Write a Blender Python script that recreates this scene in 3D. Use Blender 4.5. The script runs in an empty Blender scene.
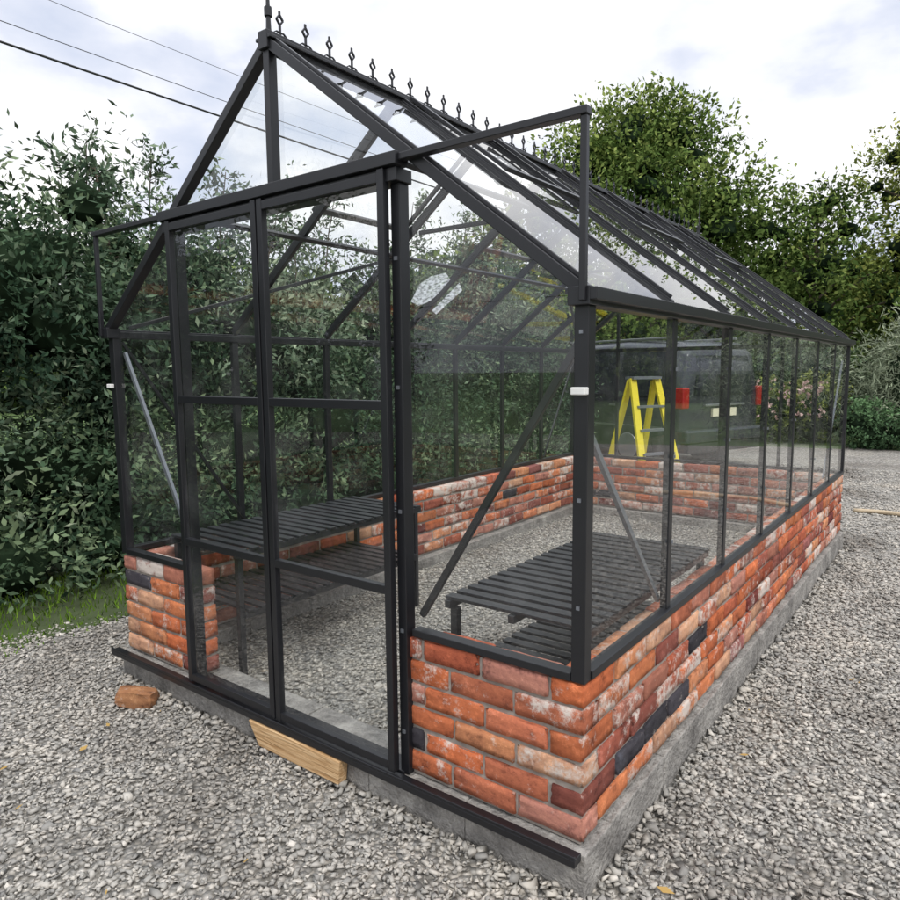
import bpy, math, numpy as np, random
from mathutils import Vector, Matrix
R=np.random.default_rng(7); random.seed(7)
W,L,HW,HE,HR,HP=2.464,4.758,.48,1.547,2.0,2.50
D1,D2,D3=1.862,1.273,.645
GZ=-.14
sc=bpy.context.scene
# ---------- helpers
def link(o,parent=None):
    sc.collection.objects.link(o)
    if parent: o.parent=parent
    return o
def empty(n,loc=(0,0,0)):
    e=bpy.data.objects.new(n,None); e.location=loc; e.empty_display_size=.2
    return link(e)
def mesh(n,v,f,mat=None,parent=None,smooth=False,attr=None,colattr=None):
    me=bpy.data.meshes.new(n); v=np.asarray(v,np.float32)
    if isinstance(f,np.ndarray):
        M,K=f.shape
        me.vertices.add(len(v)); me.vertices.foreach_set('co',v.ravel())
        me.loops.add(M*K); me.loops.foreach_set('vertex_index',f.astype(np.int32).ravel())
        me.polygons.add(M); me.polygons.foreach_set('loop_start',np.arange(0,M*K,K,dtype=np.int32))
        me.update(calc_edges=True)
    else:
        me.from_pydata([tuple(map(float,a)) for a in v],[],f); me.update()
    if smooth: me.polygons.foreach_set('use_smooth',[True]*len(me.polygons))
    if attr is not None:
        a=me.attributes.new('tone','FLOAT','POINT'); a.data.foreach_set('value',np.asarray(attr,np.float32))
    if colattr is not None:
        a=me.attributes.new('bcol','FLOAT_COLOR','POINT'); a.data.foreach_set('color',np.asarray(colattr,np.float32).ravel())
    if mat: me.materials.append(mat)
    return link(bpy.data.objects.new(n,me),parent)
class Geo:
    def __init__(s): s.v=[];s.f=[]
    def beam(s,p0,p1,w,h,up=(0,0,1)):
        p0=Vector(p0);p1=Vector(p1);d=(p1-p0).normalized();up=Vector(up)
        a=d.cross(up)
        if a.length<1e-4: a=d.cross(Vector((0,1,0)))
        a.normalize(); b=a.cross(d).normalized()
        n=len(s.v)
        for p in (p0,p1):
            for i,j in ((-1,-1),(1,-1),(1,1),(-1,1)): s.v.append(tuple(p+a*(w/2*i)+b*(h/2*j)))
        s.f+=[[n+k for k in q] for q in ((0,1,2,3),(7,6,5,4),(0,4,5,1),(1,5,6,2),(2,6,7,3),(3,7,4,0))]
    def box(s,x0,x1,y0,y1,z0,z1):
        s.beam((x0,(y0+y1)/2,(z0+z1)/2),(x1,(y0+y1)/2,(z0+z1)/2),abs(y1-y0),abs(z1-z0))
    def quad(s,*p):
        n=len(s.v); s.v+=list(p); s.f.append(list(range(n,n+len(p))))
    def tube(s,pts,r,seg=8,r1=None):
        n=len(s.v);pts=[Vector(p) for p in pts];K=len(pts)
        for i,p in enumerate(pts):
            d=(pts[min(i+1,K-1)]-pts[max(i-1,0)]).normalized()
            a=d.cross(Vector((.13,.2,.97)));
            if a.length<.05:a=d.cross(Vector((1,0,0)))
            a.normalize();b=a.cross(d)
            rr=r if r1 is None else r+(r1-r)*i/(K-1)
            for k in range(seg):
                t=2*math.pi*k/seg; s.v.append(tuple(p+a*rr*math.cos(t)+b*rr*math.sin(t)))
        for i in range(K-1):
            for k in range(seg):
                s.f.append([n+i*seg+k,n+i*seg+(k+1)%seg,n+(i+1)*seg+(k+1)%seg,n+(i+1)*seg+k])
        s.f.append([n+k for k in range(seg)][::-1]); s.f.append([n+(K-1)*seg+k for k in range(seg)])
    def make(s,n,mat,parent=None,bevel=0,smooth=False):
        o=mesh(n,s.v,s.f,mat,parent,smooth)
        if bevel:
            m=o.modifiers.new('b','BEVEL');m.width=bevel;m.segments=2;m.limit_method='ANGLE'
        return o
# ---------- materials
def newmat(n):
    m=bpy.data.materials.new(n);m.use_nodes=True;nt=m.node_tree
    return m,nt,nt.nodes,nt.links,nt.nodes['Principled BSDF']
def simple(n,c,rough=.5,metal=0,var=.15,scale=20,bump=.1,detail=3):
    m,nt,N,Lk,B=newmat(n)
    tc=N.new('ShaderNodeTexCoord');no=N.new('ShaderNodeTexNoise');no.inputs['Scale'].default_value=scale;no.inputs['Detail'].default_value=detail
    Lk.new(tc.outputs['Object'],no.inputs['Vector'])
    mx=N.new('ShaderNodeMixRGB');mx.inputs[1].default_value=(*[x*(1-var) for x in c],1);mx.inputs[2].default_value=(*[min(1,x*(1+var)) for x in c],1)
    Lk.new(no.outputs['Fac'],mx.inputs[0]);Lk.new(mx.outputs[0],B.inputs['Base Color'])
    B.inputs['Roughness'].default_value=rough;B.inputs['Metallic'].default_value=metal
    if bump:
        b=N.new('ShaderNodeBump');b.inputs['Strength'].default_value=bump;b.inputs['Distance'].default_value=.01
        Lk.new(no.outputs['Fac'],b.inputs['Height']);Lk.new(b.outputs[0],B.inputs['Normal'])
    return m
def ramp(N,stops):
    r=N.new('ShaderNodeValToRGB');e=r.color_ramp.elements
    while len(e)<len(stops): e.new(.5)
    for i,(p,c) in enumerate(stops): e[i].position=p;e[i].color=(*c,1) if len(c)==3 else c
    return r
M_black=simple('black_powdercoat',(.011,.0115,.014),.36,0,.3,9,0)
M_slat=simple('bench_black',(.018,.019,.022),.4,0,.3,12,0)
M_alu=simple('dull_aluminium',(.22,.235,.26),.45,.6,.1,20,0)
M_white=simple('white_plastic',(.75,.75,.72),.5,0,.1,20,0)
M_yellow=simple('yellow_fibreglass',(.8,.66,.02),.45,0,.1,20,0)
M_hose=simple('hose_tan',(.45,.36,.24),.6,0,.1,20,0)
M_bark=simple('bark',(.09,.07,.05),.9,0,.4,12,0)
M_cable=simple('cable',(.02,.02,.02),.7,0,.1,20,0)
def woodmat():
    m,nt,N,Lk,B=newmat('raw_pine');tc=N.new('ShaderNodeTexCoord');mp=N.new('ShaderNodeMapping');mp.inputs['Scale'].default_value=(3,30,60);Lk.new(tc.outputs['Object'],mp.inputs[0])
    n=N.new('ShaderNodeTexNoise');n.inputs['Scale'].default_value=1.5;n.inputs['Detail'].default_value=5;n.inputs['Distortion'].default_value=1.2;Lk.new(mp.outputs[0],n.inputs['Vector'])
    r=ramp(N,[(.3,(.36,.2,.08)),(.5,(.56,.36,.18)),(.7,(.68,.48,.27))]);Lk.new(n.outputs['Fac'],r.inputs[0]);Lk.new(r.outputs[0],B.inputs['Base Color']);B.inputs['Roughness'].default_value=.8
    b=N.new('ShaderNodeBump');b.inputs['Distance'].default_value=.004;Lk.new(n.outputs['Fac'],b.inputs['Height']);Lk.new(b.outputs[0],B.inputs['Normal']);return m
M_wood=woodmat()
def glassmat():
    m=bpy.data.materials.new('greenhouse_glass');m.use_nodes=True;nt=m.node_tree;N=nt.nodes;Lk=nt.links
    N.remove(N['Principled BSDF']);out=N['Material Output']
    t=N.new('ShaderNodeBsdfTransparent');t.inputs[0].default_value=(.975,.988,.98,1)
    g=N.new('ShaderNodeBsdfGlossy');g.inputs['Roughness'].default_value=.0;g.inputs[0].default_value=(1,1,1,1)
    ge=N.new('ShaderNodeNewGeometry');io=N.new('ShaderNodeMapRange');io.inputs['To Min'].default_value=1.52;io.inputs['To Max'].default_value=1/1.52
    Lk.new(ge.outputs['Backfacing'],io.inputs['Value'])
    fr=N.new('ShaderNodeFresnel');Lk.new(io.outputs[0],fr.inputs[0])
    mx=N.new('ShaderNodeMixShader');Lk.new(fr.outputs[0],mx.inputs[0]);Lk.new(t.outputs[0],mx.inputs[1]);Lk.new(g.outputs[0],mx.inputs[2])
    d=N.new('ShaderNodeBsdfDiffuse');d.inputs[0].default_value=(.75,.76,.76,1)
    tc=N.new('ShaderNodeTexCoord');no=N.new('ShaderNodeTexNoise');no.inputs['Scale'].default_value=3;no.inputs['Detail'].default_value=4;no.inputs['Roughness'].default_value=.7
    Lk.new(tc.outputs['Object'],no.inputs['Vector'])
    rp=ramp(N,[(.5,(0.004,)*3),(.85,(.07,)*3)]);Lk.new(no.outputs['Fac'],rp.inputs[0])
    m2=N.new('ShaderNodeMixShader');Lk.new(rp.outputs[0],m2.inputs[0]);Lk.new(mx.outputs[0],m2.inputs[1]);Lk.new(d.outputs[0],m2.inputs[2])
    Lk.new(m2.outputs[0],out.inputs['Surface']);return m
M_glass=glassmat()
def leafmat(n,c0,c1,c2):
    m,nt,N,Lk,B=newmat(n);N.remove(B)
    a=N.new('ShaderNodeAttribute');a.attribute_name='tone'
    rp=ramp(N,[(0,c0),(.55,c1),(1,c2)]);Lk.new(a.outputs['Fac'],rp.inputs[0])
    d=N.new('ShaderNodeBsdfDiffuse');Lk.new(rp.outputs[0],d.inputs[0])
    Lk.new(d.outputs[0],N['Material Output'].inputs['Surface']);return m
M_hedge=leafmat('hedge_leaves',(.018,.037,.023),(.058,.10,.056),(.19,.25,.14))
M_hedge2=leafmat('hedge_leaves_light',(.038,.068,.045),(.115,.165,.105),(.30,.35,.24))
M_tree=leafmat('tree_leaves',(.04,.075,.02),(.11,.165,.045),(.28,.34,.10))
M_treey=leafmat('tree_leaves_yellow',(.08,.11,.025),(.23,.27,.07),(.46,.46,.14))
M_willow=leafmat('willow_leaves',(.09,.11,.07),(.24,.28,.19),(.40,.43,.31))
M_bush=leafmat('bush_leaves',(.03,.06,.03),(.08,.14,.07),(.14,.24,.11))
M_grass=leafmat('grass_blades',(.05,.09,.012),(.11,.21,.02),(.24,.36,.06))
def flat(n,c):
    m,nt,N,Lk,B=newmat(n);N.remove(B);d=N.new('ShaderNodeBsdfDiffuse')
    a=N.new('ShaderNodeTexNoise');a.inputs['Scale'].default_value=9;a.inputs['Detail'].default_value=2
    r=ramp(N,[(.4,tuple(x*.5 for x in c)),(.65,tuple(x*1.7 for x in c))]);Lk.new(a.outputs['Fac'],r.inputs[0]);Lk.new(r.outputs[0],d.inputs[0])
    Lk.new(d.outputs[0],N['Material Output'].inputs['Surface']);return m
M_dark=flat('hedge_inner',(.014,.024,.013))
def gravelmat(name,stone):
    m,nt,N,Lk,B=newmat(name)
    tc=N.new('ShaderNodeTexCoord')
    if stone:
        a=N.new('ShaderNodeAttribute');a.attribute_name='tone';fac=a.outputs['Fac']
    else:
        v=N.new('ShaderNodeTexVoronoi');v.inputs['Scale'].default_value=42;Lk.new(tc.outputs['Object'],v.inputs['Vector'])
        s=N.new('ShaderNodeSeparateColor');Lk.new(v.outputs['Color'],s.inputs[0]);fac=s.outputs[0]
    rp=ramp(N,[(0,(.25,.247,.24)),(.3,(.35,.342,.32)),(.6,(.45,.432,.40)),(.85,(.54,.515,.47)),(1,(.64,.61,.565))]);Lk.new(fac,rp.inputs[0])
    n=N.new('ShaderNodeTexNoise');n.inputs['Scale'].default_value=1.1;n.inputs['Detail'].default_value=5;Lk.new(tc.outputs['Object'],n.inputs['Vector'])
    r2=ramp(N,[(.33,(.64,.61,.58)),(.48,(.99,.98,.96)),(.68,(1.10,1.06,1.0))]);Lk.new(n.outputs['Fac'],r2.inputs[0])
    mx=N.new('ShaderNodeMixRGB');mx.blend_type='MULTIPLY';mx.inputs[0].default_value=1;Lk.new(rp.outputs[0],mx.inputs[1]);Lk.new(r2.outputs[0],mx.inputs[2])
    if stone:
        N.remove(B);d=N.new('ShaderNodeBsdfDiffuse');Lk.new(mx.outputs[0],d.inputs[0]);Lk.new(d.outputs[0],N['Material Output'].inputs['Surface'])
    else:
        B.inputs['Roughness'].default_value=.9
        bp=N.new('ShaderNodeBump')
        mr=N.new('ShaderNodeMath');mr.operation='MULTIPLY';mr.inputs[1].default_value=-1;Lk.new(v.outputs['Distance'],mr.inputs[0]);Lk.new(mr.outputs[0],bp.inputs['Height']);bp.inputs['Distance'].default_value=.03
        sc2=N.new('ShaderNodeMixRGB');sc2.blend_type='MULTIPLY';sc2.inputs[0].default_value=1
        r3=ramp(N,[(.3,(1,1,1)),(.75,(.5,.49,.47))]);Lk.new(v.outputs['Distance'],r3.inputs[0]);Lk.new(mx.outputs[0],sc2.inputs[1]);Lk.new(r3.outputs[0],sc2.inputs[2]);Lk.new(sc2.outputs[0],B.inputs['Base Color'])
        Lk.new(bp.outputs[0],B.inputs['Normal'])
    return m
M_grav=gravelmat('gravel_ground',False);M_stone=gravelmat('gravel_stone',True)
M_field=simple('field_green',(.07,.12,.03),.95,0,.4,1.5,0)
M_soil=simple('verge_soil',(.05,.07,.025),.95,0,.5,6,.3)
def concrete():
    m,nt,N,Lk,B=newmat('foundation_concrete');tc=N.new('ShaderNodeTexCoord')
    n=N.new('ShaderNodeTexNoise');n.inputs['Scale'].default_value=6;n.inputs['Detail'].default_value=8;n.inputs['Roughness'].default_value=.8;Lk.new(tc.outputs['Object'],n.inputs['Vector'])
    rp=ramp(N,[(.32,(.12,.113,.105)),(.48,(.25,.238,.22)),(.66,(.44,.42,.385))]);Lk.new(n.outputs['Fac'],rp.inputs[0]);Lk.new(rp.outputs[0],B.inputs['Base Color'])
    n2=N.new('ShaderNodeTexNoise');n2.inputs['Scale'].default_value=60;n2.inputs['Detail'].default_value=4;Lk.new(tc.outputs['Object'],n2.inputs['Vector'])
    b=N.new('ShaderNodeBump');b.inputs['Distance'].default_value=.016;b.inputs['Strength'].default_value=1;Lk.new(n2.outputs['Fac'],b.inputs['Height']);Lk.new(b.outputs[0],B.inputs['Normal']);B.inputs['Roughness'].default_value=.95;return m
M_conc=concrete()
def brickmat():
    m,nt,N,Lk,B=newmat('reclaimed_brick');tc=N.new('ShaderNodeTexCoord')
    a=N.new('ShaderNodeAttribute');a.attribute_name='bcol'
    of=N.new('ShaderNodeVectorMath');of.operation='MULTIPLY_ADD';Lk.new(a.outputs['Color'],of.inputs[0]);of.inputs[1].default_value=(60,90,40);Lk.new(tc.outputs['Object'],of.inputs[2])
    n=N.new('ShaderNodeTexNoise');n.inputs['Scale'].default_value=11;n.inputs['Detail'].default_value=8;n.inputs['Roughness'].default_value=.78;Lk.new(of.outputs[0],n.inputs['Vector'])
    rp=ramp(N,[(.34,(.35,.33,.36)),(.46,(.9,.88,.88)),(.56,(1.05,1.05,1.0)),(.66,(1.6,1.75,1.8))]);Lk.new(n.outputs['Fac'],rp.inputs[0])
    mx=N.new('ShaderNodeMixRGB');mx.blend_type='MULTIPLY';mx.inputs[0].default_value=1;Lk.new(a.outputs['Color'],mx.inputs[1]);Lk.new(rp.outputs[0],mx.inputs[2])
    n2=N.new('ShaderNodeTexNoise');n2.inputs['Scale'].default_value=15;n2.inputs['Detail'].default_value=9;n2.inputs['Roughness'].default_value=.78;Lk.new(of.outputs[0],n2.inputs['Vector'])
    ad=N.new('ShaderNodeMath');ad.operation='ADD';Lk.new(n2.outputs['Fac'],ad.inputs[0]);Lk.new(a.outputs['Alpha'],ad.inputs[1])
    r2=ramp(N,[(.57,(0,0,0)),(.69,(.95,.95,.95))]);Lk.new(ad.outputs[0],r2.inputs[0])
    m2=N.new('ShaderNodeMixRGB');Lk.new(r2.outputs[0],m2.inputs[0]);Lk.new(mx.outputs[0],m2.inputs[1]);m2.inputs[2].default_value=(.64,.57,.51,1)
    Lk.new(m2.outputs[0],B.inputs['Base Color']);B.inputs['Roughness'].default_value=.9;B.inputs['Specular IOR Level'].default_value=.2
    b=N.new('ShaderNodeBump');b.inputs['Distance'].default_value=.008;b.inputs['Strength'].default_value=1;Lk.new(n.outputs['Fac'],b.inputs['Height']);Lk.new(b.outputs[0],B.inputs['Normal']);return m
M_brick=brickmat()
M_mortar=simple('mortar',(.30,.265,.23),.95,0,.5,25,.9)

# ---------- ground
mesh('ground',[(-400,-400,GZ-.012),(400,-400,GZ-.012),(400,400,GZ-.012),(-400,400,GZ-.012)],[[0,1,2,3]],M_field)
dr=[(-4.0,-14),(14,-14),(14,6),(6,11.0),(2,12.6),(-1,13.2),(-3.0,14.0),(-9,16),(-9.5,14),(-4.6,9.6),(-4.0,8.6)]
mesh('gravel_drive',[(x,y,GZ-.006) for x,y in dr],[list(range(len(dr)))],M_grav)
vr=[(-4.9,-14),(-3.4,-14),(-3.35,-1),(-3.3,.4),(-3.45,1.6),(-3.7,4),(-3.8,8.3),(-4.9,8.4)]
mesh('grass_verge',[(x,y,GZ+.0) for x,y in vr],[list(range(len(vr)))],M_soil)
ico=np.array([(0,0,-1),(.72,-.53,-.45),(-.28,-.85,-.45),(-.89,0,-.45),(-.28,.85,-.45),(.72,.53,-.45),(.28,-.85,.45),(-.72,-.53,.45),(-.72,.53,.45),(.28,.85,.45),(.89,0,.45),(0,0,1)])
icf=np.array([(0,1,2),(1,0,5),(0,2,3),(0,3,4),(0,4,5),(1,5,10),(2,1,6),(3,2,7),(4,3,8),(5,4,9),(1,10,6),(2,6,7),(3,7,8),(4,8,9),(5,9,10),(6,10,11),(7,6,11),(8,7,11),(9,8,11),(10,9,11)])
chp=np.array([(-1,-1,-1),(1,-1,-1),(1,1,-1),(-1,1,-1),(-.7,-.7,1),(.8,-.6,.7),(.6,.8,1),(-.8,.7,.6)])
chf=np.array([(0,3,2),(0,2,1),(4,5,6),(4,6,7),(0,1,5),(0,5,4),(1,2,6),(1,6,5),(2,3,7),(2,7,6),(3,0,4),(3,4,7)])
def stones(n,xs,ys,zs,size):
    v=chp[None]*.8+R.normal(0,.3,(n,8,3))
    v=v*size[:,None,None]*np.stack([R.uniform(.7,1.45,n),R.uniform(.5,1.0,n),R.uniform(.25,.5,n)],1)[:,None]*.5
    t=R.uniform(0,6.28,n);tx=R.normal(0,.35,n)
    c,s=np.cos(tx)[:,None],np.sin(tx)[:,None]; y=v[...,1]*c-v[...,2]*s; z=v[...,1]*s+v[...,2]*c; x=v[...,0]
    c,s=np.cos(t)[:,None],np.sin(t)[:,None]
    X=x*c-y*s+xs[:,None];Y=x*s+y*c+ys[:,None];Z=z+zs[:,None]
    V=np.stack([X,Y,Z],-1).reshape(-1,3);F=(chf[None]+np.arange(n)[:,None,None]*8).reshape(-1,3)
    return V,F,np.repeat(R.beta(1.7,2.0,n),8)
def scatter(n,x0,x1,y0,y1,smin,smax,z,inside=False):
    xs=R.uniform(x0,x1,n);ys=R.uniform(y0,y1,n)
    if inside: ok=(xs>-W+.12)&(xs<-.12)&(ys>.12)&(ys<L-.12)|((xs>-D1)&(xs<-D3)&(ys>0)&(ys<.2))
    else:
        ok=~((xs>-W-.035)&(xs<.035)&(ys>-.02)&(ys<L+.05))&(xs>-3.4+.12*np.sin(ys*5)+R.normal(0,.1,n))
    xs,ys=xs[ok],ys[ok];k=len(xs);s=smin+(smax-smin)*R.beta(1.2,3.2,k)
    return stones(k,xs,ys,z+R.uniform(-.004,.005,k),s)
parts=[scatter(62000,-3.6,2.0,-1.5,1.6,.010,.038,GZ),scatter(25000,0,2.2,1.6,4.5,.013,.042,GZ),scatter(11000,-1.5,3,4.5,10,.02,.05,GZ),scatter(3000,-4,-2.4,1.6,5,.02,.05,GZ)]
# chips heaped against the foundation edge
def heap(n,x0,x1,y0,y1):
    xs=R.uniform(x0,x1,n);ys=R.uniform(y0,y1,n);return stones(n,xs,ys,GZ+R.uniform(0,.022,n),R.uniform(.012,.036,n))
parts+=[heap(700,.03,.075,0,5),heap(500,-2.5,.03,-.075,-.03)]
def cat(parts):
    V=[];F=[];A=[];o=0
    for v,f,a in parts: V.append(v);F.append(f+o);A.append(a);o+=len(v)
    return np.concatenate(V),np.concatenate(F),np.concatenate(A)
V,F,A=cat(parts);mesh('gravel_stones',V,F,M_stone,attr=A)
# ---------- greenhouse
gh=empty('greenhouse')
FZ=-.075
mesh('gravel_floor',[(-W+.1,.0,FZ-.004),(-.1,.0,FZ-.004),(-.1,L-.1,FZ-.004),(-W+.1,L-.1,FZ-.004)],[[0,1,2,3]],M_grav,gh)
V,F,A=scatter(20000,-W,0,0,L,.012,.036,FZ,True);mesh('floor_stones',V,F,M_stone,gh,attr=A)
g=Geo();f=.024
def blocks(x0,x1,y0,y1,ax):
    a0,a1=(x0,x1) if ax=='x' else (y0,y1);n=max(1,round((a1-a0)/.45));st=(a1-a0)/n
    for i in range(n):
        p,q=a0+i*st+.0012,a0+(i+1)*st-.0012;j=R.uniform(-.002,.002);zt=-.0045+R.uniform(-.003,0)
        if ax=='x': g.box(p,q,y0+j,y1+j,-.4,zt)
        else: g.box(x0+j,x1+j,p,q,-.4,zt)
blocks(-W-f,f,-.024,.16,'x');blocks(-W-f,f,L-.16,L+f,'x');blocks(-.16,f-.002,.162,L-.162,'y');blocks(-W-f,-W+.16,.162,L-.162,'y')
g.make('foundation',M_conc,gh,.004)
import bmesh
bm=bmesh.new();bmesh.ops.create_cube(bm,size=1);bmesh.ops.subdivide_edges(bm,edges=bm.edges[:],cuts=5,use_grid_fill=True)
bm.verts.index_update();TV=np.array([v.co[:] for v in bm.verts]);TF=np.array([[v.index for v in f_.verts] for f_ in bm.faces]);bm.free()
TV=np.sign(TV)*np.where(np.abs(TV)>.49,.5,np.where(np.abs(TV)>.3,.455,np.abs(TV)))
T=.103;CH=HW/6;JB=.011
bricks=[];mort=Geo()
def run(axis,a0,a1,o0,o1,z):
    s=1 if a1>a0 else -1;a=a0
    while abs(a1-a)>.03 and (a1-a)*s>0:
        ln=.223+R.uniform(-.009,.007)
        e=a+s*ln
        if (a1-e)*s<.05: e=a1
        lo,hi=min(a,e),max(a,e);j=R.uniform(-.004,.004)
        b=(lo,hi,o0+j,o1+j) if axis=='x' else (o0+j,o1+j,lo,hi)
        bricks.append((*b,z+JB+R.uniform(-.002,.002),z+CH+R.uniform(-.004,.001)))
        a=e+s*(JB+R.uniform(-.003,.004))
for c in range(6):
    z=c*CH;ev=c%2==0
    run('x',0 if ev else -T-JB,-D3,0,T,z)
    run('x',-W if ev else -W+T+JB,-D1,0,T,z)
    run('y',T+JB if ev else 0,L if not ev else L-T-JB,-T,0,z)
    run('y',T+JB if ev else 0,L if not ev else L-T-JB,-W,-W+T,z)
    run('x',0 if ev else -T-JB,-W if ev else -W+T+JB,L-T,L,z)
m_=.008
mort.box(-D3+m_,-m_,m_,T-m_,.0,HW-.006);mort.box(-W+m_,-D1-m_,m_,T-m_,0,HW-.006)
mort.box(-T+m_,-m_-.001,T-m_,L-T,0,HW-.007);mort.box(-W+m_+.001,-W+T-m_,T-m_,L-T,0,HW-.007);mort.box(-W+m_,-m_,L-T+m_,L-m_,0,HW-.006)
mort.make('mortar_core',M_mortar,gh)
pal=[(.47,.14,.062),(.40,.105,.055),(.53,.18,.08),(.30,.09,.06),(.57,.24,.12),(.25,.08,.06),(.48,.155,.085),(.40,.16,.11),(.54,.30,.19),(.52,.145,.06),(.45,.2,.15)]
VV=[];FF=[];CC=[]
edge=(np.abs(np.abs(TV)-.5)<1e-4).sum(1)
for i,(x0,x1,y0,y1,z0,z1) in enumerate(bricks):
    s=np.array([x1-x0,y1-y0,z1-z0]);c=np.array([x0+x1,y0+y1,z0+z1])/2
    v=TV*s
    inn=np.where(edge>=3,R.uniform(.002,.011,len(TV)),np.where(edge==2,R.uniform(.0,.005,len(TV))*(1+2*(R.random(len(TV))<.13)),0))
    v=v-np.sign(TV)*(np.abs(np.abs(TV)-.5)<1e-4)*inn[:,None]
    v=v+R.normal(0,.0009,v.shape)
    an=R.normal(0,.012);v[:,2]+=an*v[:,0]+an*v[:,1]
    VV.append(v+c);FF.append(TF+i*len(TV))
    r=R.random();col=np.array(pal[R.integers(len(pal))])*R.uniform(.8,1.2)
    al=R.uniform(-.06,.1)
    side=x1>-.01 and y0>.05
    dark=(side and y0<.75 and abs(z0-JB-CH)<.02) or (side and .75<y0<1.1 and abs(z0-JB-3*CH)<.02 )
    if dark or r<.015: col=np.array((.045,.042,.05))*R.uniform(.9,1.4);al=-.02
    elif r<.12: col=col*np.array((.6,.5,.6));
    elif r<.24+(.18 if z1>HW-.05 else 0): al=R.uniform(.1,.2)
    CC.append(np.tile([*col,al],(len(TV),1)))
mesh('brick_walls',np.concatenate(VV),np.concatenate(FF),M_brick,gh,colattr=np.concatenate(CC))
# frame
g=Geo()
yF=.018;xR=-.018;xL=-W+.018;yB=L-.018
zb=HW+.004
for x,y in ((xR,yF),(xL,yF),(xR,yB),(xL,yB)): g.beam((x,y,zb),(x,y,HE-.01),.042,.042,(0,1,0))
g.box(-D3+.03,-.04,-.006,.036,zb,zb+.024);g.box(-W+.04,-D1-.03,-.006,.036,zb,zb+.024)
for x,sg in ((xR,1),(xL,-1)): g.box(x-.02+.005*sg,x+.02+.005*sg,.04,L-.04,zb,zb+.025)
g.box(-W+.04,-.04,L-.036,L+.01,zb,zb+.024)
for k in range(1,7):
    y=L*k/7
    for x in (xR,xL): g.beam((x,y,zb+.025),(x,y,HE-.03),.026,.036,(0,1,0))
for x,sg in ((xR,1),(xL,-1)):
    g.box(x-.026+sg*.006,x+.026+sg*.006,-.01,L+.01,HE-.03,HE+.002)
    g.box(x+sg*.028,x+sg*.055,-.03,L+.02,HE-.018,HE+.014)
def slope(sg,t,y,off=0):
    xe=0 if sg==1 else -W
    x=xe+(-W/2-xe)*t;z=HE+(HP-HE)*t
    n=Vector((sg*(HP-HE),0,W/2)).normalized()
    return Vector((x,y,z))+n*off
for sg in (1,-1):
    n=Vector((sg*(HP-HE),0,W/2)).normalized()
    for y in (.0,L):
        g.beam(slope(sg,0,y),slope(sg,.995,y),.04,.034,n)
    for k in range(1,7):
        g.beam(slope(sg,.02,L*k/7),slope(sg,.99,L*k/7),.022,.034,n)
    for k in range(0,8):
        g.beam(slope(sg,.03,L*k/7,.022),slope(sg,.98,L*k/7,.022),.012,.012,n)
    g.beam(slope(sg,.5,.03,-.04),slope(sg,.5,L-.03,-.04),.022,.018,n)
g.box(-W/2-.024,-W/2+.024,-.03,L+.03,HP-.03,HP+.03)
g.box(-W/2-.04,-W/2+.04,-.028,L+.028,HP+.0,HP+.012)
for t in (.2,.4,.6,.8):
    x=-W*t; zt=HE+(HP-HE)*(1-abs(t-.5)*2)
    g.beam((x,yB,zb+.024),(x,yB,zt-.03),.024,.034,(0,1,0))
g.box(-W+.03,-.03,yB-.016,yB+.016,HE-.03,HE+.004)
g.box(-D1-.03,-D3+.03,-.045,.028,HR-.075,HR-.035)
g.box(-D1-.04,-D3+.04,-.062,-.0,HR-.032,HR+.006)
g.box(-W-.012,-D1-.04,-.05,-.018,HR-.02,HR+.0)
g.box(-D3+.04,.012,-.05,-.018,HR-.02,HR+.0)
for x in (-W-.0,0): g.beam((x,-.034,HE-.02),(x,-.034,HR-.02),.018,.018,(0,1,0))
for x in (-D1,-D3): g.beam((x,.004,.0),(x,.004,HR-.075),.036,.045,(0,1,0))
g.beam((-W/2,.0,HR+.006),(-W/2,.0,HP-.03),.032,.036,(0,1,0))
g.box(-W-.045,.012,-.068,-.026,-.022,.002);g.box(-W-.045,.012,-.0679,-.06,.002,.012);g.box(-D1,-D3,-.026,.05,-.004,.01)
g.box(xR-.028,xR+.036,-.032,.03,HE-.03,HE+.018);g.box(xL-.036,xL+.028,-.032,.03,HE-.03,HE+.018)
g.beam((-D3+.03,.05,HW+.06),(-.04,.05,1.44),.022,.018,(0,1,0))
g.beam((xL,.05,1.5),(xL+.03,L/7,HW+.06),.016,.016)
g.beam((xL+.03,L-.04,1.5),(xL+.03,L*6/7,HW+.05),.016,.016)
for y in (L/7*2,L/7*5):
    g.beam(slope(1,.62,y,-.04),slope(-1,.62,y,-.04),.018,.022)
for sg in (1,-1):
    g.beam(slope(sg,.05,.05,-.04),slope(sg,.5,L/7*2,-.04),.016,.018)
    g.beam(slope(sg,.05,L-.05,-.04),slope(sg,.5,L-L/7*2,-.04),.016,.018)
for sg in (1,-1):
    n=Vector((sg*(HP-HE),0,W/2)).normalized()
    for k in (1,3,5):
        y0=L*k/7;y1=L*(k+1)/7;t0=.58
        for y in (y0+.02,y1-.02): g.beam(slope(sg,t0,y,.04),slope(sg,.97,y,.04),.022,.016,n)
        g.beam(slope(sg,t0,y0,.041),slope(sg,t0,y1,.041),.03,.018,n)
g.make('frame',M_black,gh,.002)
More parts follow.
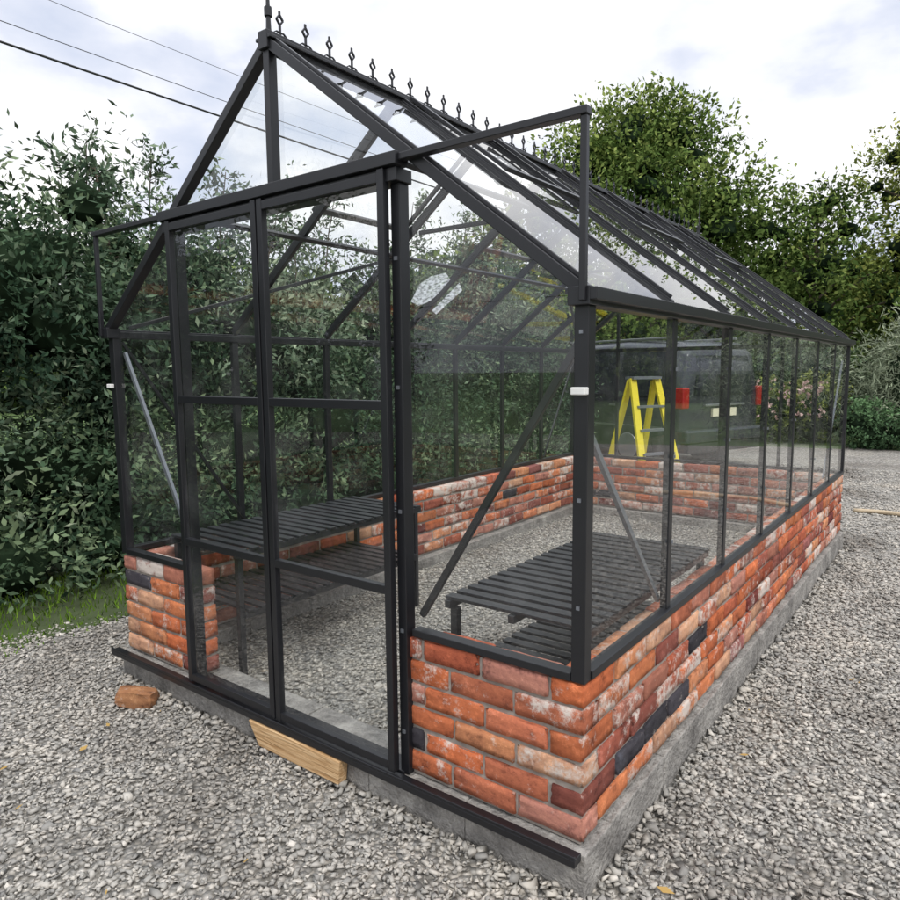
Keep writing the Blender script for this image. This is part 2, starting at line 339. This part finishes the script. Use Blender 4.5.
# small fixings: glazing clips and bolt heads
g=Geo()
for k in range(1,7):
    y=L*k/7
    for z in (.75,1.05,1.35):
        g.box(xR+.018,xR+.022,y-.006,y+.006,z-.006,z+.006)
for x in (-D1,-D3):
    for z in (.15,.5,.9,1.3,1.7): g.box(x-.006,x+.006,-.0225,-.0185,z-.006,z+.006)
for z in (.7,1.0,1.45): g.box(xR-.005,xR+.005,-.0075,-.003,z-.005,z+.005)
g.make('bolt_heads',M_alu,gh)
g=Geo();n_=40
for i in range(n_):
    y=.05+i*(L-.1)/(n_-1);z=HP+.03;x=-W/2
    g.beam((x,y,z),(x,y,z+.045),.006,.008,(0,1,0))
    c=z+.062;r=.017
    pts=[(0,-r),(r*.85,0),(0,r),(-r*.85,0)]
    for a in range(4):
        p=pts[a];q=pts[(a+1)%4]
        g.beam((x,y+p[0],c+p[1]),(x,y+q[0],c+q[1]),.006,.007,(1,0,0))
    g.beam((x,y,c+r),(x,y,c+r+.012),.005,.008,(0,1,0))
    arc=[(0,.018),(.016,.02),(.028,.012),(.034,.003)]
    for s in (-1,1):
        for (a0,b0),(a1,b1) in zip(arc,arc[1:]): g.beam((x,y+s*a0,z+b0),(x,y+s*a1,z+b1),.004,.006,(1,0,0))
g.box(-W/2-.004,-W/2+.004,.0,L,HP+.028,HP+.038)
for y in (.0,L):
    g.tube([(-W/2,y,HP+.03),(-W/2,y,HP+.1),(-W/2,y,HP+.2),(-W/2,y,HP+.42)],.010,8,.003)
    g.tube([(-W/2,y,HP+.085),(-W/2,y,HP+.1),(-W/2,y,HP+.115)],.014,8)
g.make('ridge_cresting',M_black,gh)
g=Geo()
g.beam((-W+.05,.045,1.45),(-D1-.05,.045,HW+.06),.018,.014,(0,1,0))
g.beam((-.045,.04,1.25),(-.045,L/7,HW+.05),.014,.018)
g.beam((-.045,L-.04,1.4),(-.045,L*6/7,HW+.05),.014,.018)
g.make('wind_braces',M_alu,gh)
g=Geo();g.box(-.036,.006,-.03,-.004,1.285,1.305);g.box(-W-.006,-W+.03,-.025,-.006,1.285,1.304)
g.make('plastic_clips',M_white,gh,.003)
for nm,xa,xb in (('door_leaf_left',-D1+.004,-D2-.004),('door_leaf_right',-D2+.004,-D3-.014)):
    g=Geo();y=-.044;s=.028
    for x in (xa+s/2,xb-s/2): g.beam((x,y,.014),(x,y,HR-.035),s,.026,(0,1,0))
    for z in (.035,.64,1.244,HR-.06): g.box(xa+s,xb-s,y-.012,y+.012,z-.015,z+.015)
    o=g.make(nm,M_black,gh,.002)
    q=Geo();q.quad((xa+s,y,.05),(xb-s,y,.05),(xb-s,y,HR-.07),(xa+s,y,HR-.07));q.make(nm+'_glass',M_glass,gh)
g=Geo()
def pane(a,b,z0,z1): g.quad((*a,z0),(*b,z0),(*b,z1),(*a,z1))
pane((-D3+.02,.012),(-.04,.012),zb+.026,HE+.0);pane((-W+.04,.012),(-D1-.02,.012),zb+.026,HE+.0)
for sg in (1,-1):
    xe=0 if sg==1 else -W;xd=-D3+.02 if sg==1 else -D1-.02
    t=abs(xd-xe)/(W/2);g.quad((xe,.012,HE+.002),(xd,.012,HE+.002),(xd,.012,HE+(HP-HE)*t-.02))
    th=(HR+.01-HE)/(HP-HE)
    g.quad((-W/2+sg*.02,.012,HR+.01),(-W/2+sg*(W/2)*(1-th),.012,HR+.01),(-W/2+sg*.02,.012,HP-.03))
for k in range(7):
    y0=L*k/7+.013;y1=L*(k+1)/7-.013
    for x in (xR+.01,xL-.01): pane((x,y0),(x,y1),zb+.026,HE-.03)
    for sg in (1,-1):
        g.quad(slope(sg,.01,y0,.012),slope(sg,.01,y1,.012),slope(sg,.98,y1,.012),slope(sg,.98,y0,.012))
xs=[0,.2,.4,.6,.8,1]
for i in range(5):
    a,b=-W*xs[i]-.013,-W*xs[i+1]+.013
    pane((a,yB+.005),(b,yB+.005),zb+.026,HE-.03)
g.quad((-.03,yB+.005,HE+.01),(-W+.03,yB+.005,HE+.01),(-W/2,yB+.005,HP-.03))
g.v=[tuple(p) for p in g.v];g.make('glass_panes',M_glass,gh)
def patchmat():
    m=bpy.data.materials.new('whitish_patch');m.use_nodes=True;N=m.node_tree.nodes;Lk=m.node_tree.links;N.remove(N['Principled BSDF'])
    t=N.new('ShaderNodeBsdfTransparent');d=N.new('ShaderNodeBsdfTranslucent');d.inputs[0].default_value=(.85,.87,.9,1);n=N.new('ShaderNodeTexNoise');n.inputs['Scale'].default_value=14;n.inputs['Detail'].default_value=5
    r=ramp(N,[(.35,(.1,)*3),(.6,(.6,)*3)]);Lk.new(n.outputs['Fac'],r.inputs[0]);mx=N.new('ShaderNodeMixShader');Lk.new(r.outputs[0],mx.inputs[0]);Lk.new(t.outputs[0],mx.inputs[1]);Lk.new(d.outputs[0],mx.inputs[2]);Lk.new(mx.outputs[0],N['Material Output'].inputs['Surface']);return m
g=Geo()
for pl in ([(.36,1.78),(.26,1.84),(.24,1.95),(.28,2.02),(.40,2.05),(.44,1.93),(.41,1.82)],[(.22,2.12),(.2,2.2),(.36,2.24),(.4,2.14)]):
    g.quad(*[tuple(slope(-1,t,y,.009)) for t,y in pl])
g.make('whitish_patch',patchmat(),gh)  # irregular translucent whitish patches on the left roof slope

# ---------- benches
def bench(x0,x1,y0,y1,tiers,zf):
    e=empty('staging_bench',((x0+x1)/2,y0,zf));b=Geo();ox,oy=(x0+x1)/2,y0
    for z,ya,yb_ in tiers:
        n=max(3,int(round((yb_-ya)/.068)))
        for i in range(n):
            y=ya+(i+.5)*(yb_-ya)/n-oy
            b.box(x0-ox,x1-ox,y-.021,y+.021,z-zf-.012,z-zf)
        for x in (x0+.02,(x0+x1)/2,x1-.02): b.box(x-ox-.012,x-ox+.012,ya-oy,yb_-oy,z-zf-.04,z-zf-.0125)
    zt=tiers[0][0]
    for x in (x0+.035,x1-.035):
        for y in (y0+.03,y1-.03): b.beam((x-ox,y-oy,0),(x-ox,y-oy,zt-zf-.04),.028,.028,(0,1,0))
    b.make('slatted_top_and_legs',M_slat,e,.0015)
bench(-.66,-.09,.22,1.46,[(.55,.22,1.46),(.26,.26,1.42)],FZ)
bench(-2.36,-1.8,.18,1.5,[(.55,.18,1.5),(.26,.22,1.46)],FZ)

# ---------- small things
def offset_geo(fn,name,mat,loc,bevel=0,smooth=False):
    g=Geo();fn(g);o=g.make(name,mat,None,bevel,smooth);o.location=loc;return o
def wedge(g):
    n=len(g.v);p=[(-.26,-.025),(.255,-.025),(.245,-.115),(-.2,-.115)]
    for y in (0,-.045):
        for a,z in p: g.v.append((a,y,z))
    g.f+=[[0,1,2,3],[7,6,5,4],[0,4,5,1],[1,5,6,2],[2,6,7,3],[3,7,4,0]]
offset_geo(wedge,'timber_offcut',M_wood,(-1.16,-.03,0),.003)
v=TV*np.array([.18,.085,.08]);v*=1-.35*(np.linalg.norm(TV,axis=1)**4)[:,None];v+=R.normal(0,.002,v.shape)
o=mesh('broken_brick',v,TF,M_brick,None,True,colattr=np.tile([.33,.16,.08,.03],(len(v),1)));o.location=(-2.13,-.15,GZ+.035);o.rotation_euler=(0,.1,.6)
g=Geo();g.tube([(-.1+.8*t,.0+.06*math.sin(t*5),.02) for t in np.linspace(0,1,14)]+[(1.1,.15,.02),(1.8,.1,.02),(2.4,-.2,.02)],.022,10)
o=g.make('garden_hose',M_hose,None,0,True);o.location=(0,6.45,GZ)
lad=empty('step_ladder',(-2.25,6.15,GZ));g=Geo()
ax=Vector((.5,.87,0)).normalized();ay=Vector((-.87,.5,0))
def P3(a,b,z): return ax*a+ay*b+Vector((0,0,z))
for sd in (-1,1):
    g.beam(P3(sd*.27,-.42,0),P3(sd*.17,0,1.38),.035,.085,ax);g.beam(P3(sd*.27,.42,0),P3(sd*.17,.04,1.36),.035,.07,ax)
g.make('rails',M_yellow,lad)
g=Geo()
for i in range(1,5):
    t=i/5.2;g.beam(P3(-.25+.08*t,-.42*(1-t),1.38*t),P3(.25-.08*t,-.42*(1-t),1.38*t),.08,.025)
g.beam(P3(-.2,.02,1.39),P3(.2,.02,1.39),.16,.03)
g.make('treads',M_alu,lad)

# ---------- van
def van():
    e=empty('parked_van',(-2.15,9.0,GZ));hd=Vector((-.93,.36,0)).normalized();e.rotation_euler=(0,0,math.atan2(hd.y,hd.x))
    M_p=simple('van_paint',(.075,.08,.092),.24,.5,.1,3,0)
    M_w=simple('van_glass',(.03,.034,.038),.04,.3,.1,3,0);M_r=simple('tail_lamp_red',(.36,.012,.01),.25,0,.1,3,0);M_t=simple('tyre',(.018,.018,.018),.8,0,.1,3,0);M_pl=simple('number_plate',(.85,.82,.6),.4,0,.1,3,0);M_h=simple('wheel_rim',(.45,.45,.47),.35,.7,.1,3,0);M_s=simple('van_trim',(.45,.46,.47),.3,.8,.1,3,0)
    st=[(0,.42,1.05,1.50,.80,.62),(.06,.3,1.05,1.76,.9,.70),(.25,.26,1.05,1.88,.93,.74),(1.2,.25,1.05,1.93,.95,.76),(2.4,.25,1.03,1.91,.95,.76),(3.1,.25,1.0,1.78,.95,.72),(3.7,.25,.98,1.25,.93,.66),(4.4,.28,.88,1.0,.9,.7),(4.75,.35,.7,.8,.78,.6)]
    v=[];f=[]
    for x,zb_,zm,zt,hw,hr in st:
        sec=[(-hw*.93,zb_),(-hw,zb_+.2),(-hw,zm),(-hr-.04,zt-.08),(-hr+.08,zt),(0,zt+.02),(hr-.08,zt),(hr+.04,zt-.08),(hw,zm),(hw,zb_+.2),(hw*.93,zb_)]
        v+=[(x,a,b) for a,b in sec]
    K=11
    for i in range(len(st)-1):
        for k in range(K): f.append([i*K+k,i*K+(k+1)%K,(i+1)*K+(k+1)%K,(i+1)*K+k])
    f.append(list(range(K))[::-1]);f.append([(len(st)-1)*K+k for k in range(K)])
    o=mesh('body',v,f,M_p,e,True);m=o.modifiers.new('b','BEVEL');m.width=.03;m.segments=3
    for sd in (-1,1):
        g=Geo()
        for xa,xb in ((.35,1.25),(1.32,2.25),(2.32,3.1)):
            g.quad((xa,sd*.965,1.1),(xb,sd*.965,1.1),(xb-.05,sd*.815,1.78),(xa+.05,sd*.815,1.78))
        g.make('side_windows',M_w,e)
        for x in (.95,3.75):
            g=Geo();g.tube([(x,sd*.80,.36),(x,sd*.958,.36)],.42,28);g.make('wheel_arch',M_t,e,.01)
            g=Geo();g.tube([(x,sd*.78,.33),(x,sd*.985,.33)],.33,28);g.make('tyre',M_t,e,.02)
            g=Geo();g.tube([(x,sd*.9,.33),(x,sd*.995,.33)],.2,20);g.make('rim',M_h,e,.01)
        g=Geo();g.box(-.03,.14,sd*.78,sd*.925,.92,1.22);g.make('tail_lamp',M_r,e,.02)
        g=Geo();g.box(.3,2.6,sd*.66,sd*.70,1.93,1.96);g.make('roof_rail',M_s,e,.005)
        g=Geo();g.box(.3,3.0,sd*.962,sd*.968,.62,.65);g.box(2.25,2.4,sd*.965,sd*.985,.93,.96);g.box(1.2,1.35,sd*.965,sd*.985,.93,.96);g.make('side_trim',M_s,e)
        for x in (1.285,2.285):
            g=Geo();g.box(x-.006,x+.006,sd*.955,sd*.966,.4,1.1);g.make('door_gap',M_t,e)
    g=Geo();g.quad((-.03,-.66,1.12),(-.03,.66,1.12),(.03,.58,1.68),(.03,-.58,1.68));g.make('rear_window',M_w,e)
    g=Geo();g.box(-.035,.0,-.27,.27,.79,.91);g.make('number_plate',M_pl,e)
    g=Geo();g.box(-.05,.0,-.45,.45,.945,.975);g.make('tailgate_trim',M_s,e,.005)
    g=Geo();g.box(-.1,.15,-.9,.9,.42,.62);g.make('bumper',M_p,e,.04)
    g=Geo();g.box(-.09,.15,-.85,.85,.28,.42);g.make('bumper_lower',M_t,e,.02)
van()

# ---------- foliage
def leaves(c,nrm,shade,nl,ln,wd,spr,droop=0.,tip=.25):
    n=len(c);ax=nrm+R.normal(0,.5,(n,3));ax/=np.linalg.norm(ax,axis=1)[:,None]
    t=R.uniform(0,1,(n,nl,1))
    ls=R.uniform(.5,1.6,(n,1,1))
    b=c[:,None]+ax[:,None]*t*spr*ls+R.normal(0,spr*.15,(n,nl,3))
    d=ax[:,None]*.5+R.normal(0,.65,(n,nl,3));d[...,2]-=droop;d/=np.linalg.norm(d,axis=2)[...,None]
    s=np.cross(d,R.normal(0,1,(n,nl,3)));s/=np.linalg.norm(s,axis=2)[...,None]
    l=(ln*R.uniform(.5,1.3,(n,nl,1)));w=wd*l/ln
    V=np.stack([b,b+d*l*.45+s*w*.5,b+d*l,b+d*l*.45-s*w*.5],2).reshape(-1,3)
    F=np.arange(n*nl*4).reshape(-1,4)
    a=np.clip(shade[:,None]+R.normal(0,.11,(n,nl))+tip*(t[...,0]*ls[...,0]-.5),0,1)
    return V,F,np.repeat(a.ravel(),4)
def blob_pts(c,r,n):
    d=R.normal(0,1,(n,3));d/=np.linalg.norm(d,axis=1)[:,None]
    rad=R.beta(5,1.3,n)[:,None]*(1+.12*np.sin(d[:,:1]*7+c[0])*np.cos(d[:,1:2]*6+c[1]))
    return np.array(c)+d*rad*np.array(r),d
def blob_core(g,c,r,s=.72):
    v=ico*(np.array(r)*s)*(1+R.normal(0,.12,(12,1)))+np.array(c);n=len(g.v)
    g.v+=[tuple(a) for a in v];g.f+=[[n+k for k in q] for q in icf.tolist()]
def foliage(name,blobs,mat,dens,nl,ln,wd,spr,core=True,parent=None,droop=0.,bright=0.,cores=.72,cull=None):
    parts=[];g=Geo()
    for c,r in blobs:
        area=4*math.pi*((r[0]*r[1]+r[0]*r[2]+r[1]*r[2])/3);n=max(8,int(area*dens))
        p,d=blob_pts(c,r,n);sh=.40+.26*d[:,2]+R.normal(0,.14)+bright+R.normal(0,.07,n)  # shading put into leaf tone: clump tops lighter, undersides darker
        keep=p[:,2]>GZ+.02
        if cull is not None: keep&=(d@np.array(cull))>-.45
        parts.append(leaves(p[keep],d[keep],sh[keep],nl,ln,wd,spr,droop))
        if core: blob_core(g,c,r,cores)
    V,F,A=cat(parts)
    root=parent or empty(name,tuple(np.array(blobs[0][0])*[1,1,0]))
    o=mesh('leaves',V,F,mat,None,attr=A);o.parent=root;o.matrix_parent_inverse=Matrix.Translation(-Vector(root.location))
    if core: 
        k=g.make('dark_core',M_dark,None,0,False);k.parent=root;k.matrix_parent_inverse=Matrix.Translation(-Vector(root.location))  # solid dark lumps added inside the leaves to stop see-through
    return root,len(A)//4
tot=0
hb=[];hb2=[]
for y in np.arange(-4,8.3,.6):
    top=2.25+.4*math.sin(y*1.3)+.3*math.sin(y*2.9+1)+R.uniform(-.35,.3)
    z=.15
    while z<top:
        r=R.uniform(.4,.78)
        b=((-4.75-.14*z+R.uniform(-.32,.28),y+R.uniform(-.3,.3),z),(r,r*R.uniform(.8,1.2),r*R.uniform(.65,1.05)))
        (hb2 if R.random()<.15+.35*z/top else hb).append(b)
        z+=r*.85
    hb.append(((-4.2+R.uniform(-.2,.12),y+R.uniform(-.2,.2),.1),(.45,.45,.4)))
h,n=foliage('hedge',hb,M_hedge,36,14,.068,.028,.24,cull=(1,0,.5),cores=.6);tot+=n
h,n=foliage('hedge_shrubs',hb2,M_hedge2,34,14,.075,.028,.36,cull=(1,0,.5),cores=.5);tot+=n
hb=[]
for y in np.arange(-3,9,.85):
    top=2.8+.45*math.sin(y*.9+2)+R.uniform(-.4,.4)
    for z in np.arange(1.9,top,.6):
        r=R.uniform(.4,.75)*(1.2-.3*z/top);hb.append(((-6.5+R.uniform(-.5,.5),y+R.uniform(-.3,.3),z),(r,r,r)))
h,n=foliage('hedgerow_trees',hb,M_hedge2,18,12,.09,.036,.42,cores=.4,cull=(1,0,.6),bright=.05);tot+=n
def sapling(base,h,w):
    e=empty('sapling_tree',base);g=Geo();lean=Vector((R.normal(0,.1),R.normal(0,.1),1))
    g.tube([(0,0,0)]+[tuple(lean*h*t+Vector((R.normal(0,.03),R.normal(0,.03),0))) for t in (.3,.6,.85,1)],.022,6,.004)
    cs=[];ns=[]
    for i in range(int(h*12)):
        t=R.uniform(.3,1);a=R.uniform(0,6.28);l=w*(1.15-t)*R.uniform(.5,1);p=lean*h*t;q=p+Vector((math.cos(a)*l,math.sin(a)*l,l*.6))
        g.tube([tuple(p),tuple((p+q)/2+Vector((0,0,-.02))),tuple(q)],.006,4,.002)
        for s in np.linspace(.25,1,5): cs.append(p.lerp(q,s));ns.append((q-p).normalized())
    V,F,A=leaves(np.array(cs),np.array(ns),np.full(len(cs),.5)+R.normal(0,.1,len(cs)),5,.08,.028,.13)
    g.make('stem',M_bark,e);mesh('leaves',V,F,M_hedge2,e,attr=A)
for b,h_,w in (((-5.6,-.1,GZ),4.6,.9),((-5.3,.45,GZ),3.7,.8),((-5.9,1.2,GZ),3.6,.8),((-6.2,2.3,GZ),3.8,.9),((-5.7,-.7,GZ),4.2,.9),((-6,3.3,GZ),3.6,.7),((-6.3,4.4,GZ),3.9,.8),((-5.4,1.8,GZ),3.3,.7),((-6.1,5.8,GZ),3.8,.8),((-5.2,2.9,GZ),3.1,.6),((-5.2,1.0,GZ),3.2,.5),((-5.3,3.9,GZ),3.2,.6),((-5.9,7.0,GZ),3.9,.8),((-5.5,.15,GZ),4.1,.6),((-5.7,2.5,GZ),3.4,.5)): sapling(b,h_,w)
def tree(name,base,h,cr,nb,mat,dens,nl,ln,spr,bright=0.,low=.25):
    e=empty(name,base);g=Geo();blobs=[]
    g.tube([(0,0,0),(.05,.03,h*.25),(-.05,.08,h*.5),(0,0,h*.85)],h*.028,9,h*.006)
    for i in range(nb):
        t=R.uniform(low,1);a=R.uniform(0,6.28)
        prof=math.sin(math.pi*min(1,(t-low+.12)/(1-low+.14))**.8)**.6
        rr=cr*prof*R.uniform(.45,1);c=Vector((math.cos(a)*rr,math.sin(a)*rr,h*t*.93))
        s=cr*R.uniform(.18,.36)
        blobs.append((tuple(c+Vector(base)),(s,s,s*.75)))
        g.tube([(0,0,max(.1*h,c.z-rr*.7)),tuple(c*.6+Vector((0,0,.35*c.z)) ),tuple(c)],h*.008,5,h*.002)
    g.make('trunk_and_limbs',M_bark,e)
    r,n=foliage(name,blobs,mat,dens,nl,ln,ln*.5,spr,True,e,bright=bright,cores=.4);return n
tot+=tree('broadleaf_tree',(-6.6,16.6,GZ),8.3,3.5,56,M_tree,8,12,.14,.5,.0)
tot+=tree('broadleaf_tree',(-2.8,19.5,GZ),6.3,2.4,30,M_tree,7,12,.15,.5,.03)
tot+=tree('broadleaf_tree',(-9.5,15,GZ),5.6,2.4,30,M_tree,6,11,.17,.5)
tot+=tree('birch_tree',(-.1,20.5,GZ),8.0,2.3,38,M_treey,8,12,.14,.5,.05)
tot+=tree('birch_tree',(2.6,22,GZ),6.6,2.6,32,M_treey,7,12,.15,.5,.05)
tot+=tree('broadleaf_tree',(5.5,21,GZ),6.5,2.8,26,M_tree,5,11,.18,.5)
hb=[((x,y,z),(r,r,r*1.1)) for x,y,z,r in [(-.1,14.4,1.0,1.0),(.6,14.6,1.5,1.1),(.1,14.2,.4,.9),(1.4,14.6,1.0,1.1),(2.6,14.2,.9,1.1)]]
h,n=foliage('willow_shrub',hb,M_willow,36,14,.17,.022,.42,droop=.1);tot+=n
hb=[((-.75,13.1,.3),(.5,.5,.48)),((-.4,13.2,.2),(.45,.4,.38))]
h,n=foliage('round_bush',hb,M_bush,90,12,.06,.035,.1);tot+=n
hb=[((x,y,.35),(.6,.6,R.uniform(.5,.9))) for x,y in [(-2.4,13.6),(-3.2,13.9),(-1.7,13.7),(-4,14.4)]]
h,n=foliage('garden_shrub',hb,M_treey,40,12,.09,.04,.2);tot+=n
fx,fy=R.uniform(-2.6,-1.4,60),R.uniform(12.7,13.0,60)
V,F,A=leaves(np.stack([fx,fy,R.uniform(.3,1.1,60)],1),np.tile([0,-1,.5],(60,1)),np.full(60,.5),4,.07,.07,.05);mesh('garden_flowers',V,F,simple('petals',(.65,.45,.42),.6,0,.4,3,0),attr=A)
hb=[]
for a in np.arange(-75,120,2.8):
    th=math.radians(a);D=34+R.uniform(-4,5)
    x,y=-math.sin(th)*D,math.cos(th)*D
    for z in (1,3,4.4+R.uniform(-1,.8)): hb.append(((x,y,z),(R.uniform(1.3,2.1),)*2+(R.uniform(1.1,1.8),)))
h,n=foliage('distant_treeline',hb,M_tree,2.2,8,.42,.24,.7,cores=.85,cull=None);tot+=n
hb=[]
for x in np.arange(-13,4,.9):
    hb.append(((x,16.2+abs(x+3)*.15+R.uniform(-.3,.3),.7),(.8,.7,R.uniform(.8,1.5))))
h,n=foliage('boundary_hedge',hb,M_hedge,18,10,.12,.06,.28,bright=.12,cull=(0,-1,.5));tot+=n
n=9000;xs=R.uniform(-4.5,-3.2,n);ys=R.uniform(-3,7,n);b=np.stack([xs,ys,np.full(n,GZ)],1)
hgt=R.uniform(.03,.12,(n,1))*np.clip(1.2-(xs[:,None]+4.5)*.75,.15,1.2);ld_=np.concatenate([R.normal(0,.4,(n,2)),np.ones((n,1))],1);sd=np.stack([R.normal(0,1,n),R.normal(0,1,n),np.zeros(n)],1);sd/=np.linalg.norm(sd,axis=1)[:,None]
V=np.stack([b-sd*.005,b+sd*.005,b+ld_*hgt],1).reshape(-1,3);mesh('verge_grass',V,np.arange(3*n).reshape(-1,3),M_grass,attr=np.repeat(R.uniform(.0,.8,n),3))
# fallen leaves on the gravel
n=60;xs=R.uniform(-3.2,1.6,n);ys=R.uniform(-1.3,2.0,n);ok=~((xs>-W-.1)&(xs<.1)&(ys>-.1));xs,ys=xs[ok],ys[ok];n=len(xs)
V,F,A=leaves(np.stack([xs,ys,np.full(n,GZ+.016)],1),np.tile([0.,0,.1],(n,1)),np.full(n,.8),1,.045,.028,.001);V[:,2]=GZ+.014+(V[:,2]-GZ-.014)*.25
mesh('fallen_leaves',V,F,simple('dry_leaf',(.42,.27,.08),.8,0,.5,3,0),attr=A)
g=Geo()
for dx,dz,r in ((0,0,.02),(-1.5,1.0,.008),(-2.5,2.2,.006)):
    g.tube([(-12.3+dx,y,6.75+dz+.35*((y-12)/26)**2) for y in np.linspace(-14,38,30)],r,6)
g.make('overhead_cable',M_cable)

# ---------- world & sun
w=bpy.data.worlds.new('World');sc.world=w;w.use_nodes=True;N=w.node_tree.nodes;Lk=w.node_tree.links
bg=N['Background'];sk=N.new('ShaderNodeTexSky');sk.sky_type='NISHITA';sk.sun_disc=False
EL,AZ=math.radians(50),math.radians(120)
sk.sun_elevation=EL;sk.sun_rotation=AZ
tc=N.new('ShaderNodeTexCoord');mp=N.new('ShaderNodeMapping');mp.inputs['Scale'].default_value=(1,1,2.0);Lk.new(tc.outputs['Generated'],mp.inputs[0])
n1=N.new('ShaderNodeTexNoise');n1.inputs['Scale'].default_value=2.9;n1.inputs['Detail'].default_value=6;n1.inputs['Roughness'].default_value=.52;Lk.new(mp.outputs[0],n1.inputs['Vector'])
r1=ramp(N,[(.34,(.7,)*3),(.47,(1,)*3)]);Lk.new(n1.outputs['Fac'],r1.inputs[0])
r2=ramp(N,[(.34,(8.0,8.7,10.6)),(.45,(8.7,9.1,10.3)),(.53,(10.8,10.9,11.3)),(.64,(12.5,12.5,12.5))]);Lk.new(n1.outputs['Fac'],r2.inputs[0])
mx=N.new('ShaderNodeMixRGB');Lk.new(r1.outputs[0],mx.inputs[0]);Lk.new(sk.outputs[0],mx.inputs[1]);Lk.new(r2.outputs[0],mx.inputs[2])
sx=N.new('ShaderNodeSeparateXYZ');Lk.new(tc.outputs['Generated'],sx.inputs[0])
mr=N.new('ShaderNodeMapRange');mr.inputs['From Min'].default_value=.42;mr.inputs['From Max'].default_value=1;mr.inputs['To Min'].default_value=1;mr.inputs['To Max'].default_value=2.3;Lk.new(sx.outputs['Z'],mr.inputs['Value'])  # sky above the view brightened to add light to the scene
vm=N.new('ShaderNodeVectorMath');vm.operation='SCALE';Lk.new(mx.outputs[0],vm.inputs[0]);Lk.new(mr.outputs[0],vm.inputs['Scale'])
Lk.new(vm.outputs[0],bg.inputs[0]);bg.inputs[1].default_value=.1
ld=bpy.data.lights.new('sun','SUN');ld.energy=1.5;ld.angle=math.radians(12);ld.color=(1,.94,.86)
lo=link(bpy.data.objects.new('sun',ld))
dv=Vector((math.sin(AZ)*math.cos(EL),math.cos(AZ)*math.cos(EL),math.sin(EL)));lo.rotation_euler=dv.to_track_quat('Z','Y').to_euler()
# ---------- camera
yaw,pitch,roll=.6457,.1135,-.0094
fw=Vector((-math.sin(yaw)*math.cos(pitch),math.cos(yaw)*math.cos(pitch),-math.sin(pitch)));r_=Vector((math.cos(yaw),math.sin(yaw),0));u_=r_.cross(fw)
r2_=r_*math.cos(roll)+u_*math.sin(roll);u2_=-r_*math.sin(roll)+u_*math.cos(roll)
cd=bpy.data.cameras.new('camera');cd.sensor_width=36;cd.lens=693.9/900*36;cd.clip_end=2000;cd.clip_start=.05
co=link(bpy.data.objects.new('camera',cd));m=Matrix((r2_,u2_,-fw)).transposed().to_4x4();m.translation=(.8134,-1.6848,1.3509);co.matrix_world=m
sc.camera=co
sc.view_settings.view_transform='Standard';sc.view_settings.look='None';sc.view_settings.exposure=0
print('leaves',tot)
